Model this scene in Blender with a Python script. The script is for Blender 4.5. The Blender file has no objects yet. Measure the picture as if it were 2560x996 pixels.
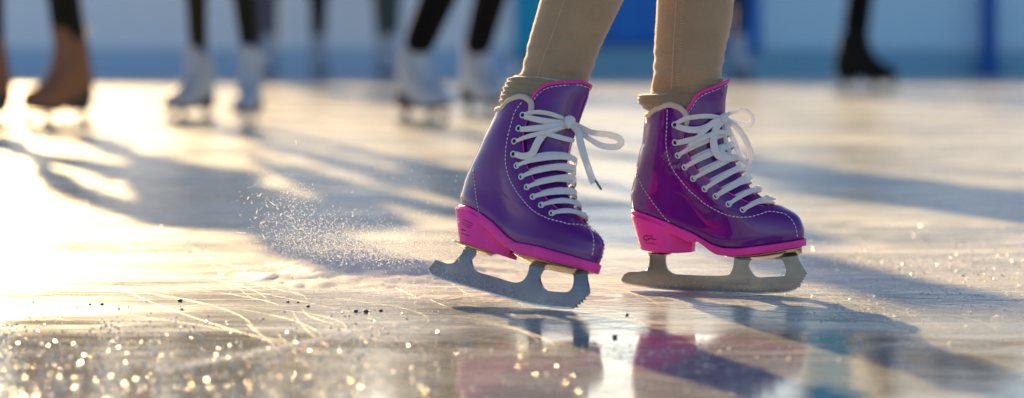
import bpy, bmesh, math, random
import numpy as np
from mathutils import Vector, Matrix, Euler
from mathutils.bvhtree import BVHTree
random.seed(7); rng = np.random.default_rng(7)
S = bpy.context.scene; COL = S.collection
R = math.radians
F = 85/36*2560; H = .315; HY = 75          # focal length in photo pixels, lens height, horizon row
CAM = Vector((0, 0, H))
def at(px, py, Y): return Vector(((px-1280)/F*Y, Y, H-(py-HY)/F*Y))
def ray(px, py): return Vector(((px-1280)/F, 1, -(py-HY)/F))
def ice_at(px, py): return at(px, py, H*F/(py-HY))

# ---------------------------------------------------------------- materials
MATS = {}
def mat(name, col, rough=.5, metal=0, coat=0, coat_r=.06, sheen=0, bump=None, spec=.5, var=0, trans=0, sss=0):
    if name in MATS: return MATS[name]
    m = bpy.data.materials.new(name); m.use_nodes = True; MATS[name] = m
    nt = m.node_tree; p = nt.nodes['Principled BSDF']
    p.inputs['Base Color'].default_value = (*col, 1); p.inputs['Roughness'].default_value = rough
    p.inputs['Metallic'].default_value = metal; p.inputs['Coat Weight'].default_value = coat
    p.inputs['Coat Roughness'].default_value = coat_r; p.inputs['Coat IOR'].default_value = 1.5 if coat == 1 else 1.5; p.inputs['Sheen Weight'].default_value = sheen
    p.inputs['Sheen Roughness'].default_value = .4; p.inputs['Specular IOR Level'].default_value = spec
    tc = nt.nodes.new('ShaderNodeTexCoord')
    if var:
        n = nt.nodes.new('ShaderNodeTexNoise'); n.inputs['Scale'].default_value = 30; n.inputs['Detail'].default_value = 5
        nt.links.new(tc.outputs['Object'], n.inputs['Vector'])
        mr = nt.nodes.new('ShaderNodeMapRange'); mr.inputs['From Min'].default_value = .3; mr.inputs['From Max'].default_value = .7
        mr.inputs['To Min'].default_value = 1-var; mr.inputs['To Max'].default_value = 1+var
        nt.links.new(n.outputs['Fac'], mr.inputs['Value'])
        hsv = nt.nodes.new('ShaderNodeHueSaturation'); hsv.inputs['Color'].default_value = (*col, 1)
        nt.links.new(mr.outputs[0], hsv.inputs['Value']); nt.links.new(hsv.outputs[0], p.inputs['Base Color'])
    if bump:
        kind, sc, st, dist = bump
        if kind == 'noise':
            n = nt.nodes.new('ShaderNodeTexNoise'); n.inputs['Scale'].default_value = sc; n.inputs['Detail'].default_value = 4
            out = n.outputs['Fac']
        else:
            n = nt.nodes.new('ShaderNodeTexWave'); n.inputs['Scale'].default_value = sc; n.inputs['Distortion'].default_value = .6
            n.inputs['Detail'].default_value = 2; n.bands_direction = kind; out = n.outputs['Fac']
        nt.links.new(tc.outputs['Object'], n.inputs['Vector'])
        b = nt.nodes.new('ShaderNodeBump'); b.inputs['Strength'].default_value = st; b.inputs['Distance'].default_value = dist
        nt.links.new(out, b.inputs['Height']); nt.links.new(b.outputs[0], p.inputs['Normal'])
    if trans:
        t = nt.nodes.new('ShaderNodeBsdfTranslucent'); t.inputs['Color'].default_value = (*col, 1)
        mx = nt.nodes.new('ShaderNodeMixShader'); mx.inputs[0].default_value = trans
        o = nt.nodes['Material Output']
        nt.links.new(p.outputs[0], mx.inputs[1]); nt.links.new(t.outputs[0], mx.inputs[2]); nt.links.new(mx.outputs[0], o.inputs['Surface'])
    return m
M_PUR = mat('patent_purple', (.12, .003, .22), .4, spec=.12, coat=1, coat_r=.02, bump=('noise', 20, .16, .003), var=.12)
M_PINK = mat('magenta_rubber', (.82, .045, .40), .42, spec=.35, bump=('noise', 500, .1, .0003), var=.14)
M_LIN = mat('cream_lining', (.70, .62, .52), .85, sheen=.5, bump=('noise', 900, .6, .001), trans=.1)
M_LACE = mat('white_lace', (.90, .90, .95), .75, sheen=.4, bump=('noise', 1600, .55, .0006), trans=.25)
M_STI = mat('white_thread', (.85, .83, .85), .7)
M_BLK = mat('black_piping', (.012, .010, .016), .4)
M_HOLE = mat('eyelet_hole', (.006, .004, .008), .8)
M_EYE = mat('enamel_eyelet', (.62, .78, .78), .3, coat=.5)
M_STEEL = mat('blade_steel', (.25, .265, .295), .17, metal=1, bump=('noise', 220, .12, .0004), var=.18)
M_CHROME = mat('chrome_plate', (.45, .40, .30), .18, metal=1, bump=('noise', 60, .3, .002))
M_EDGE = mat('ground_edge', (.75, .75, .78), .12, metal=1)
M_TIGHT = mat('beige_knit', (.37, .258, .168), .85, sheen=.7, bump=('noise', 420, .9, .0012), var=.08)
M_TSEAM = mat('beige_seam', (.52, .38, .25), .8, sheen=.6)
M_FUZZ = mat('beige_fuzz', (.75, .6, .42), .8, trans=.5)
M_CUFF = mat('olive_sock', (.30, .23, .15), .9, sheen=1, bump=('noise', 500, .8, .0015), var=.12)
M_AGLET = mat('grey_aglet', (.10, .11, .12), .3)
M_INK = mat('dark_ink', (.16, .01, .10), .6)
M_SNOW = mat('snow_grains', (.95, .95, .96), .5, trans=.6)
M_CRYS = mat('ice_crystals', (.98, .93, .84), .33, metal=1)
M_GRIT = mat('dark_grit', (.03, .035, .05), .5, bump=('noise', 800, .5, .001))
M_SKIN = mat('skin', (.55, .33, .24), .5)

# ---------------------------------------------------------------- helpers
def new_obj(name, verts, faces, m, parent=None, smooth=True, mats=None, fm=None):
    me = bpy.data.meshes.new(name); me.from_pydata([tuple(v) for v in verts], [], faces); me.update()
    o = bpy.data.objects.new(name, me); COL.objects.link(o)
    me.materials.append(m)
    if smooth: me.shade_smooth()
    if parent is not None: o.parent = parent
    return o
def tag(o, label=None, cat=None, group=None, kind=None):
    if label: o['label'] = label
    if cat: o['category'] = cat
    if group: o['group'] = group
    if kind: o['kind'] = kind
    return o
def empty(name, loc=(0,0,0), rot=(0,0,0)):
    o = bpy.data.objects.new(name, None); COL.objects.link(o); o.location = loc; o.rotation_euler = rot
    o.empty_display_size = .02; return o
def catmull(P, n=6, closed=False):
    P = [Vector(p) for p in P]; out = []
    N = len(P); rngi = range(N if closed else N-1)
    for i in rngi:
        if closed: a, b, c, d = P[i-1], P[i], P[(i+1) % N], P[(i+2) % N]
        else:
            a = P[i-1] if i > 0 else P[0]*2-P[1]; b, c = P[i], P[i+1]
            d = P[i+2] if i+2 < N else P[-1]*2-P[-2]
        for k in range(n):
            t = k/n
            out.append(.5*((2*b)+(c-a)*t+(2*a-5*b+4*c-d)*t*t+(3*b-a-3*c+d)*t**3))
    if not closed: out.append(P[-1])
    return out
class MB:
    def __init__(s): s.v = []; s.f = []
    def add(s, v, f):
        k = len(s.v); s.v += [Vector(x) for x in v]; s.f += [tuple(i+k for i in q) for q in f]
    def grid(s, rows, closed=False, cap=False):
        n = len(rows[0]); v = [p for r in rows for p in r]; f = []
        for i in range(len(rows)-1):
            for j in range(n if closed else n-1):
                a = i*n+j; b = i*n+(j+1) % n
                f.append((a, b, b+n, a+n))
        if cap: f.append(tuple(range(n))[::-1]); f.append(tuple(len(v)-n+i for i in range(n)))
        s.add(v, f)
    def tube(s, P, r, seg=8, closed=False):
        P = [Vector(p) for p in P]; rows = []; N = len(P); nrm = None
        for i, p in enumerate(P):
            t = (P[(i+1) % N]-P[i-1]) if closed else (P[min(i+1, N-1)]-P[max(i-1, 0)])
            t.normalize()
            if nrm is None: nrm = t.orthogonal().normalized()
            nrm = (nrm-t*nrm.dot(t)).normalized(); b = t.cross(nrm)
            rr = r[i] if hasattr(r, '__len__') else r
            rows.append([p+(nrm*math.cos(a)+b*math.sin(a))*rr for a in [2*math.pi*k/seg for k in range(seg)]])
        if closed: rows.append(rows[0]); s.grid(rows, closed=True)
        else: s.grid(rows, closed=True, cap=True)
    def ribbon(s, P, Nn, w, th):
        rows = []; N = len(P)
        for i, p in enumerate(P):
            t = (P[min(i+1, N-1)]-P[max(i-1, 0)]).normalized()
            n = Nn[i]; n = (n-t*n.dot(t)).normalized(); b = t.cross(n)
            ww = (w[i] if hasattr(w, '__len__') else w)/2; h = th/2
            sec = [(-1, 0), (-.86, .8), (-.45, 1.15), (0, .35), (.45, 1.15), (.86, .8), (1, 0), (.86, -.8), (0, -1), (-.86, -.8)]
            rows.append([p+b*ww*x+n*h*y for x, y in sec])
        s.grid(rows, closed=True, cap=True)
    def box(s, a, b):
        x0, y0, z0 = a; x1, y1, z1 = b
        v = [(x0,y0,z0),(x1,y0,z0),(x1,y1,z0),(x0,y1,z0),(x0,y0,z1),(x1,y0,z1),(x1,y1,z1),(x0,y1,z1)]
        s.add(v, [(0,3,2,1),(4,5,6,7),(0,1,5,4),(1,2,6,5),(2,3,7,6),(3,0,4,7)])
    def build(s, name, m, parent=None, smooth=True): return new_obj(name, s.v, s.f, m, parent, smooth)
def mod(o, kind, **k):
    x = o.modifiers.new(kind.lower(), kind)
    for a, b in k.items(): setattr(x, a, b)
    return x
def smoothstep(a, b, x): t = np.clip((x-a)/(b-a), 0, 1); return t*t*(3-2*t)

# ---------------------------------------------------------------- skates
class Skate:
    def __init__(s, name, loc, rot, label):
        s.root = empty(name, loc, rot); s.M = Matrix.LocRotScale(Vector(loc), Euler(rot), None); s.Mi = s.M.inverted()
        s.o = s.Mi @ CAM; tag(s.root, label, 'ice skate', 'purple ice skates the child wears')
    def dirl(s, px, py): return s.Mi.to_3x3() @ ray(px, py)
    def plane(s, px, py, yl):
        d = s.dirl(px, py); t = (yl-s.o.y)/d.y; return s.o+d*t
    def pts(s, L, yl): return [s.plane(a, b, yl) for a, b in L]
    def xz(s, L, yl):
        if not hasattr(yl, '__len__'): yl = [yl]*len(L)
        q = [s.plane(a, b, y) for (a, b), y in zip(L, yl)]; return np.array([[p.x, p.z] for p in q])
    def setup(s, T):
        s.T = T
        st = s.xz(T['soletop'], -.026); st = st[np.argsort(st[:, 0])]; s.st = st
        s.S0 = st[:, 1].min(); s.TT = .17
        bk = s.xz(T['back'], 0); fr = s.xz(T['front'], -.0)
        zb = s.inv(bk[:, 0], bk[:, 1]); zf = s.inv(fr[:, 0], fr[:, 1])
        o = np.argsort(zb); s.zb, s.xb = zb[o], bk[o, 0]
        s.fr = fr; zf = np.maximum.accumulate(zf+np.arange(len(zf))*1e-5); s.zf, s.xf = zf, fr[:, 0]
        fl = s.xz(T['flap'], np.linspace(-.030, -.012, len(T['flap']))); zl = s.inv(fl[:, 0], fl[:, 1]); o = np.argsort(zl)
        s.zl, s.xl = zl[o], fl[o, 0]; s.z_throat = s.zl[0]
        co = s.xz(T['collar'], -.032); co = co[np.argsort(co[:, 0])]; s.co = co
    def sole(s, x): return np.interp(x, s.st[:, 0], s.st[:, 1])
    def inv(s, x, z):
        S_ = s.sole(x); k = 1-(S_-s.S0)/s.TT; q = (z-S_)/k
        return np.where(z-s.S0 > s.TT, z-s.S0, q)
    def fwd(s, x, zp):
        S_ = s.sole(x); k = 1-(S_-s.S0)/s.TT
        return np.where(zp > s.TT, s.S0+zp, S_+zp*k)
    def X(s, zp): return np.interp(zp, s.zb, s.xb), np.interp(zp, s.zf, s.xf)
    def hw(s, zp, t):
        low = np.interp(t, [0, .18, .42, .72, .9, 1], [.030, .0295, .027, .0385, .038, .036])
        up = np.interp(t, [0, .5, 1], [.033, .036, .034])
        k = smoothstep(.02, .11, zp)
        b = low*(1-k)+up*k
        b = b*(1-.07*np.exp(-(zp/.006)**2))
        e = .80-.18*smoothstep(.5, 1, t)*(1-k)
        return b*np.sin(np.pi*np.clip(t, 0, 1))**e*1.0 if False else b*np.clip(1-np.abs(2*t-1)**2.5, 0, 1)**(.5)
    def slice(s, zp, t, inset=0):
        """point on the right-hand (near) side at fraction t of slice zp; u in 0..1 -> x by cosine"""
        xb, xf = s.X(zp); xb += inset; xf -= inset
        f = (1-np.cos(np.pi*t))/2; x = xb+(xf-xb)*f
        y = np.maximum(s.hw(zp, f)-inset, 0)*(1 if inset == 0 else 1); y = np.where((t <= 0)|(t >= 1), 0, y)
        return x, y, s.fwd(x, zp)
    def t_of_x(s, zp, x):
        xb, xf = s.X(zp); f = np.clip((x-xb)/(xf-xb), 0, 1); return np.arccos(1-2*f)/np.pi
    def rows_z(s, top):
        fr = np.stack([s.xf, s.zf], 1); d = np.r_[0, np.cumsum(np.hypot(*np.diff(fr, axis=0).T))]
        q = np.linspace(0, d[-1], 70); z = np.interp(q, d, s.zf); z = z[(z > .001) & (z < top-.001)]
        return np.r_[0, z, top]
    def build(s, shared=None):
        T = s.T; root = s.root; TOPZ = float(s.co[:, 1].max()-s.S0)
        zs = s.rows_z(TOPZ)
        # hull used for wrapping laces, and the boot shell
        hull = MB(); rows = []
        for zp in np.r_[s.rows_z(.20), .21]:
            t = np.linspace(0, 1, 34); x, y, z = s.slice(zp, t)
            rows.append([Vector((a, -b, c)) for a, b, c in zip(x, y, z)]+[Vector((a, b, c)) for a, b, c in zip(x[-2:0:-1], y[-2:0:-1], z[-2:0:-1])])
        hull.grid(rows, closed=True, cap=True); s.hull = BVHTree.FromPolygons(hull.v, hull.f)
        rows = []
        for zp in zs:
            if zp <= s.z_throat: te = 1.0
            else:
                xe = np.interp(zp, s.zl, s.xl); te = float(s.t_of_x(zp, xe))
                te = te*smoothstep(0, .004, zp-s.z_throat)+(1-smoothstep(0, .004, zp-s.z_throat))
            t = np.linspace(te, 0, 40); x, y, z = s.slice(zp, t)
            zt = np.interp(x, s.co[:, 0], s.co[:, 1]); base = .175
            z = np.where(z > base, base+(z-base)*(zt-base)/(s.S0+TOPZ-base), z)
            rows.append([Vector((a, -b, c)) for a, b, c in zip(x, y, z)]+[Vector((a, b, c)) for a, b, c in zip(x[-2::-1], y[-2::-1], z[-2::-1])])
        mb = MB(); mb.grid(rows); bm = bmesh.new()
        vs = [bm.verts.new(v) for v in mb.v]
        for f in mb.f: bm.faces.new([vs[i] for i in f])
        bmesh.ops.remove_doubles(bm, verts=bm.verts, dist=.00015)
        bmesh.ops.recalc_face_normals(bm, faces=bm.faces)
        me = bpy.data.meshes.new('boot'); bm.to_mesh(me); bm.free(); me.shade_smooth()
        # outward check
        o = bpy.data.objects.new('boot', me); COL.objects.link(o); o.parent = root; me.materials.append(M_PUR); me.materials.append(M_LIN)
        c = me.polygons[len(me.polygons)//2]
        tot = sum((p.normal.y*p.center.y) for p in me.polygons)
        if tot < 0: me.flip_normals()
        s.boot = o; s.bvh = BVHTree.FromPolygons([v.co.copy() for v in me.vertices], [tuple(p.vertices) for p in me.polygons])
        mod(o, 'SOLIDIFY', thickness=.0026, offset=-1, material_offset=1, material_offset_rim=0, use_even_offset=False)
        s.edge_top = rows[-1]; s.rows = rows
        # padded collar roll along the top edge, running down the first part of the flaps
        P = []
        i0 = [i for i, zp in enumerate(zs) if zp > TOPZ-.028]
        near = [rows[i][0] for i in i0[:-1]]; far = [rows[i][-1] for i in i0[:-1]]
        P = near+rows[-1]+far[::-1]
        P = [p for k, p in enumerate(P) if k == 0 or (p-P[k-1]).length > .0006]
        cen = Vector((-.035, 0, 0)); Q = []
        for p in P:
            q = p.copy(); q.z += .0005
            dvec = Vector((p.x-cen.x, p.y, 0)); q -= dvec.normalized()*.0016; Q.append(q)
        Q = catmull(Q[::3]+[Q[-1]], 3)
        r = [.0036*min(1, .25+min(i, len(Q)-1-i)/7) for i in range(len(Q))]
        mb = MB(); mb.tube(Q, r, 10); mb.build('collar_padding', M_LIN, o)
        # tongue
        zt0 = s.z_throat-.004; ztop = float(s.xz([T['tongue'][len(T['tongue'])-1]], 0)[0, 1]); to = s.xz(T['tongue_edge'], -.024)
        zz = np.linspace(zt0, ztop-s.S0, 60); tr = []
        tz = to[:, 1]-s.S0; tx = to[:, 0]
        for zp in zz:
            xe = np.interp(zp, s.zl, s.xl)-.007
            if zp > TOPZ-.035: xe = np.interp(zp, np.r_[TOPZ-.035, tz], np.r_[np.interp(TOPZ-.035, s.zl, s.xl)-.007, tx])
            k = smoothstep(TOPZ-.03, TOPZ, zp); te = float(s.t_of_x(zp, xe))
            u = min(1, max(0, (zp-(ztop-s.S0-.016))/.016)); te = 1-(1-te)*max(.12, (1-u**2.2))**.5
            te = min(te, .97)
            t = np.linspace(te, 1, 15); x, y, z = s.slice(zp, t, .0022+.0022*float(1-smoothstep(TOPZ-.05, TOPZ-.01, zp)))
            flare = .004*smoothstep(TOPZ-.02, ztop-s.S0, zp)
            x = x+flare*(x > -.02)
            tr.append([Vector((a, -b, c)) for a, b, c in zip(x, y, z)]+[Vector((a, b, c)) for a, b, c in zip(x[-2::-1], y[-2::-1], z[-2::-1])])
        # round the top: pull the last rows down at the edges
        mb = MB(); mb.grid(tr); tg = mb.build('tongue', M_PUR, root); tg.data.materials.append(M_PINK)
        tot = sum((p.normal.y*p.center.y) for p in tg.data.polygons)
        if tot < 0: tg.data.flip_normals()
        mod(tg, 'SOLIDIFY', thickness=.003, offset=-1, material_offset=1, material_offset_rim=1)
        s.tbvh = BVHTree.FromPolygons(mb.v, mb.f)
        outline = [r_[0] for r_ in tr[25:-1]]+tr[-1]+[r_[-1] for r_ in tr[25:-1]][::-1]
        mb = MB(); oc = catmull(outline[::2]+[outline[-1]], 2); mb.tube(oc, .0019, 8); mb.build('tongue_piping', M_PINK, tg)
        # tongue stitching
        cc = Vector((0, 0, 0))
        for p in outline: cc += p
        cc /= len(outline)
        line = []
        for p in outline[::2]:
            q = p+(Vector((cc.x, 0, cc.z-.02))-p).normalized()*.0048; h = s.tbvh.find_nearest(q)
            if h[0] is not None: line.append(h[0]+Vector((h[0].x+.035, h[0].y, 0)).normalized()*.0006)
        mb = MB(); s.dashes(mb, line, .0034, .0016, .00045); mb.build('stitching', M_STI, tg)
        # boot stitching (traced on the near side, mirrored to the other)
        mb = MB()
        for key, ln, gp in (('stitch', .0034, .0015), ('counter', .003, .0016)):
            L = [s.hit(a, b) for a, b in s.dense(T[key])]; L = [x for x in L if x]
            P = [a+n*.0004 for a, n in L]
            for sg in (1, -1): mb = MB(); s.dashes(mb, [Vector((p.x, sg*p.y, p.z)) for p in P], ln, gp, .0005); mb.build('stitching', M_STI, o)
        mb = MB()
        L = [s.hit(a-1.2, b+1) for a, b in s.dense(T['counter'])]; L = [x for x in L if x]
        for sg in (1, -1): mb.tube([Vector(((a+n*.0001).x, (a+n*.0001).y*sg, a.z)) for a, n in L], .0004, 6)
        zq = np.linspace(.004, TOPZ-.004, 40); mb.tube([Vector((s.X(z)[0]-.0003, 0, float(s.fwd(s.X(z)[0], z)))) for z in zq if s.fwd(s.X(z)[0], z) < s.co[0, 1]+.0], .0009, 6)
        mb.build('seam_piping', M_BLK, o)
        mb = MB()
        for sg in (0, -1):
            fe = [r_[sg] for r_, zp in zip(rows, zs) if s.z_throat+.004 < zp < TOPZ-.024]; mb.tube(catmull(fe[::2], 3), .0007, 6)
        mb.build('flap_piping', M_PINK, o)
        # eyelets
        s.E = []
        for a, b in T['eyelets']:
            h = s.hit(a, b)
            if h is None: print('no eyelet', a, b); continue
            s.E.append(h)
        for p, n in s.E:
            for sg in (-1, 1):
                q = Vector((p.x, p.y*(-sg) if sg == 1 else p.y, p.z)); m = Vector((n.x, n.y if sg == -1 else -n.y, n.z)).normalized()
                u = m.orthogonal().normalized(); w = m.cross(u)
                mb = MB(); mb.tube([q+m*.0004+(u*math.cos(a)+w*math.sin(a))*.0031 for a in [2*math.pi*k/20 for k in range(20)]], .00085, 8, closed=True)
                e = mb.build('eyelet', M_EYE, o)
                mb = MB(); ring = [q+m*.0005+(u*math.cos(a)+w*math.sin(a))*.0028 for a in [2*math.pi*k/14 for k in range(14)]]
                base = [p_-m*.002 for p_ in ring]; mb.grid([base, ring], closed=True, cap=True); h = mb.build('eyelet_hole', M_HOLE, o, smooth=False)
        # sole and heel
        s.soles()
        s.blade()
    def dense(s, L, n=8):
        q = catmull([Vector((a, b, 0)) for a, b in L], n); return [(v.x, v.y) for v in q]
    def hit(s, px, py):
        d = s.dirl(px, py).normalized(); h = s.bvh.ray_cast(s.o, d)
        if h[0] is None: return None
        n = h[1];
        if n.dot(d) > 0: n = -n
        return h[0], n
    def dashes(s, mb, P, ln, gp, r):
        if len(P) < 2: return
        d = [0]
        for i in range(1, len(P)): d.append(d[-1]+(P[i]-P[i-1]).length)
        A = np.array([list(p) for p in P]); f = lambda q: Vector([float(np.interp(q, d, A[:, k])) for k in range(3)])
        q = 0
        while q+ln < d[-1]:
            mb.tube([f(q), f(q+ln*.2), f(q+ln*.8), f(q+ln)], [r*.6, r, r, r*.6], 6); q += ln+gp
    def plan(s, x, grow=.002):
        """half-width of the boot's bottom edge at x, grown a little"""
        xb, xf = s.X(0); xb -= grow; xf += grow; f = np.clip((x-xb)/(xf-xb), 0, 1); return s.hw(.004, f)+grow*np.clip(1-np.abs(2*f-1)**8, 0, 1)**.5
    def soles(s):
        T = s.T; xb, xf = s.X(0); g = .0022; xb, xf = float(xb)-g, float(xf)+g
        sb = s.xz(T['solebot'], -.028)
        hb = s.xz(T['heelbot'], -.018)
        n = 60; xs = xb+(xf-xb)*(1-np.cos(np.linspace(0, np.pi, n)))/2
        zt = s.sole(xs)+.0012
        xh = sb[0, 0]
        zbm = np.where(xs < xh, s.sole(xs)-.011, np.interp(xs, sb[:, 0], sb[:, 1]))
        zbm = np.minimum(zbm, zt-.004)
        w = s.plan(xs, g)
        rows = []
        for x, a, b, h in zip(xs, zt, zbm, w):
            h = max(h, .0004); m = (a+b)/2; e = min(.0012, h*.4)
            rows.append([Vector(p) for p in [(x, -h+e*2, a+.0), (x, -h+e*.3, a-.0004), (x, -h, a-.0016), (x, -h, m), (x, -h+.0004, b+.001), (x, -h+.0014, b), (x, 0, b-.0006), (x, h-.0014, b), (x, h-.0004, b+.001), (x, h, m), (x, h, a-.0016), (x, h-e*.3, a-.0004), (x, h-e*2, a), (x, 0, a+.0006)]])
        mb = MB(); mb.grid(rows, closed=True, cap=True); so = mb.build('sole', M_PINK, s.root)
        # heel block: rounded back, straight sides, breast tapering forward
        x0, x1 = hb[0, 0], hb[-1, 0]; xc = s.xz([T['heel_chamfer']], -.022)[0, 0]
        def ring(z, grow, xback, xfront):
            pts = []
            for k in range(13):
                a = math.pi/2+math.pi*k/12
                pts.append((xback+.024+.024*math.cos(a)*1.0, (.0255+grow)*math.sin(a)))
            pts = [(x, y) for x, y in pts]
            near = [(xc-.012, -(.0265+grow)), (xc, -(.0255+grow)), (xc+(xfront-xc)*.5, -(.018+grow*.5)), (xfront, -.0085)]
            far = [(x, -y) for x, y in near][::-1]
            allp = pts+near+far
            return allp
        rows = []
        hbx, hbz = hb[:, 0], hb[:, 1]
        for k, u in enumerate(np.linspace(0, 1, 9)):
            row = []
            xbk = (xb+.0005)*(1-u)+x0*u; xfr = (xh+.001)*(1-u)+x1*u-.003*math.sin(math.pi*u)
            g2 = .002*(1-u)-(.0012 if u == 1 else 0)
            for (x, y) in ring(0, g2, xbk, xfr):
                top = float(s.sole(x))-.004; bot = float(np.interp(x, hbx, hbz))
                row.append(Vector((x, y, top*(1-u)+bot*u)))
            rows.append(row)
        mb = MB(); mb.grid(rows, closed=True, cap=True); he = mb.build('heel', M_PINK, s.root)
        mod(he, 'BEVEL', width=.0012, segments=3, limit_method='ANGLE', angle_limit=R(35))
        hb_ = BVHTree.FromPolygons(mb.v, mb.f)
        mk = MB()
        for L, r in T['marks']:
            P = []
            for a, b in s.dense(L, 4):
                d = s.dirl(a, b).normalized(); h = hb_.ray_cast(s.o, d)
                if h[0] is not None: P.append(h[0]-d*.0003)
            if len(P) > 1: mk.tube(P, r, 6)
        if mk.v: mk.build('printed_mark', M_INK, he)
    def blade(s):
        T = s.T
        def extr(loop, holes, y0, y1, name, m, bev=.0003):
            bm = bmesh.new(); edges = []; loops = []
            for L in [loop]+holes:
                vs = [bm.verts.new((p[0], 0, p[1])) for p in L]; loops.append(vs)
                for i in range(len(vs)): edges.append(bm.edges.new((vs[i], vs[(i+1) % len(vs)])))
            r = bmesh.ops.triangle_fill(bm, edges=edges, use_beauty=True)
            fs = [f for f in bm.faces]
            e = bmesh.ops.extrude_face_region(bm, geom=fs)
            for v in [g for g in e['geom'] if isinstance(g, bmesh.types.BMVert)]: v.co.y = y1
            for v in bm.verts:
                if v.co.y == 0: v.co.y = y0
            bmesh.ops.recalc_face_normals(bm, faces=bm.faces)
            me = bpy.data.meshes.new(name); bm.to_mesh(me); bm.free(); me.materials.append(m)
            o = bpy.data.objects.new(name, me); COL.objects.link(o); o.parent = s.root
            if bev: mod(o, 'BEVEL', width=bev, segments=2, limit_method='ANGLE', angle_limit=R(50))
            return o
        low = catmull([Vector((*p, 0)) for p in s.xz(T['b_low'], 0)], 4)
        up = catmull([Vector((*p, 0)) for p in s.xz(T['b_up'], 0)], 4)
        teeth = [Vector((*p, 0)) for p in s.xz(T['b_teeth'], 0)]
        fro = catmull([Vector((*p, 0)) for p in s.xz(T['b_front'], 0)], 4)
        loop = [(p.x, p.y) for p in low+teeth+fro+up]
        hole = [(p.x, p.y) for p in catmull([Vector((*p, 0)) for p in s.xz(T['b_hole'], 0)], 4, closed=True)]
        b = extr(loop, [hole], -.0019, .0019, 'blade', M_STEEL)
        # polished ground edge strip along the runner, slightly proud
        mb = MB(); rows = []
        for p in low[2:]:
            rows.append([Vector((p.x, y, p.y+dz)) for y, dz in ((-.0021, .0001), (-.0021, .0017), (.0021, .0017), (.0021, .0001))])
        mb.grid(rows, closed=True, cap=True); mb.build('runner_edge', M_EDGE, b, smooth=False)
        s.lowz = low
        # engraved maker's strip: small raised strokes
        if T.get('engrave'):
            mb = MB()
            for i, (a, b0, b1) in enumerate(T['engrave']):
                p = s.plane(a, b0, -.0020); q = s.plane(a+2, b1, -.0020); mb.tube([p, q], .00033, 5)
            mb.build('engraving', M_CHROME, b)
        # mounting plates
        for key, wid in (('plate_f', .026), ('plate_r', .021)):
            tp, bt = s.xz(T[key][0], 0), s.xz(T[key][1], 0)
            x0, x1 = tp[0, 0], tp[-1, 0]; rows = []
            for f in np.linspace(0, 1, 22):
                x = x0+(x1-x0)*(1-math.cos(math.pi*f))/2; ff = (x-x0)/(x1-x0)
                zt = np.interp(x, tp[:, 0], tp[:, 1]); zb = np.interp(x, bt[:, 0], bt[:, 1]); zb = min(zb, zt-.0012)
                w = wid*max(1-abs(2*ff-1)**3, .02)**.5
                rows.append([Vector(q) for q in [(x, -w, zt), (x, -w, zt-.0014), (x, -w*.55, zt*.5+zb*.5-.0003), (x, -w*.16, zb), (x, w*.16, zb), (x, w*.55, zt*.5+zb*.5-.0003), (x, w, zt-.0014), (x, w, zt)]])
            mb = MB(); mb.grid(rows, closed=True, cap=True); mb.build('mounting_plate', M_CHROME, s.root)
    # -------- laces
    def front(s, P, clear):
        """keep points clear of the boot: anything buried is brought out in front of the surface it crosses"""
        ts = []
        for p in P:
            d = (p-s.o); L = d.length; d.normalize(); h = s.hull.ray_cast(s.o, d); ts.append(min(L, h[3]-clear) if h[0] is not None else L)
        for _ in range(3):
            t2 = ts[:]
            for i in range(len(ts)): t2[i] = min(ts[i], (ts[max(i-1, 0)]+ts[i]+ts[min(i+1, len(ts)-1)])/3)
            ts = t2
        return [s.o+(p-s.o).normalized()*t for p, t in zip(P, ts)]
    def wrap(s, A, B, hgt, n=14, lift=0):
        """path from A to B pulled out onto the hull"""
        P, N = [], []
        for i in range(n+1):
            t = i/n; q = A.lerp(B, t); q2 = q+Vector((.035, 0, .02))*math.sin(math.pi*t)
            h = s.hull.find_nearest(q2); p = h[0]; nn = h[1]
            c = Vector((-.03, 0, p.z-.02))
            if nn.dot(p-c) < 0: nn = -nn
            k = hgt*min(1, 7*t+.2)+lift*math.sin(math.pi*t)-(hgt+.0035)*max(0, (t-.82)/.18)
            P.append(p+nn*k); N.append(nn)
        for _ in range(2):
            P = [P[0]]+[P[i]*.5+(P[i-1]+P[i+1])*.25 for i in range(1, len(P)-1)]+[P[-1]]
            N = [N[0]]+[(N[i]*.5+(N[i-1]+N[i+1])*.25).normalized() for i in range(1, len(N)-1)]+[N[-1]]
        return P, N
    def laces(s, W, skip_top=2):
        E = s.E; mb = MB(); n = len(E)
        mir = lambda v: Vector((v.x, -v.y, v.z))
        for i in range(skip_top, n):
            p, nn = E[i]; j = max(i-1, 0); q, m = E[j]
            w = W*random.uniform(.85, 1.1)
            for sg in (0, 1):
                A = p+nn*.0; B = mir(q*.35+E[i][0]*.65) + Vector((.004, 0, .002))
                # aim past the flap edge on the other side
                if sg: A = mir(A); B = mir(B)
                P, N = s.wrap(A, B, (.0030 if sg == 0 else .0018), 16, lift=(.0010 if sg == 0 else .0004)+random.uniform(-.0004, .0006))
                jit = random.uniform(-.0016, .0012); P = [x+Vector((0, 0, jit*math.sin(math.pi*k/16)*2)) for k, x in enumerate(P)]
                ww = [w*(.62+.38*min(1, 5*k/16))*(1-.45*max(0, k-12)/4) for k in range(17)]
                if sg == 0:
                    P = [p-nn*.001]+P; N = [N[0]]+N; ww = [w*.5]+ww
                mb.ribbon(P, N, ww, .0010)
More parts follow.
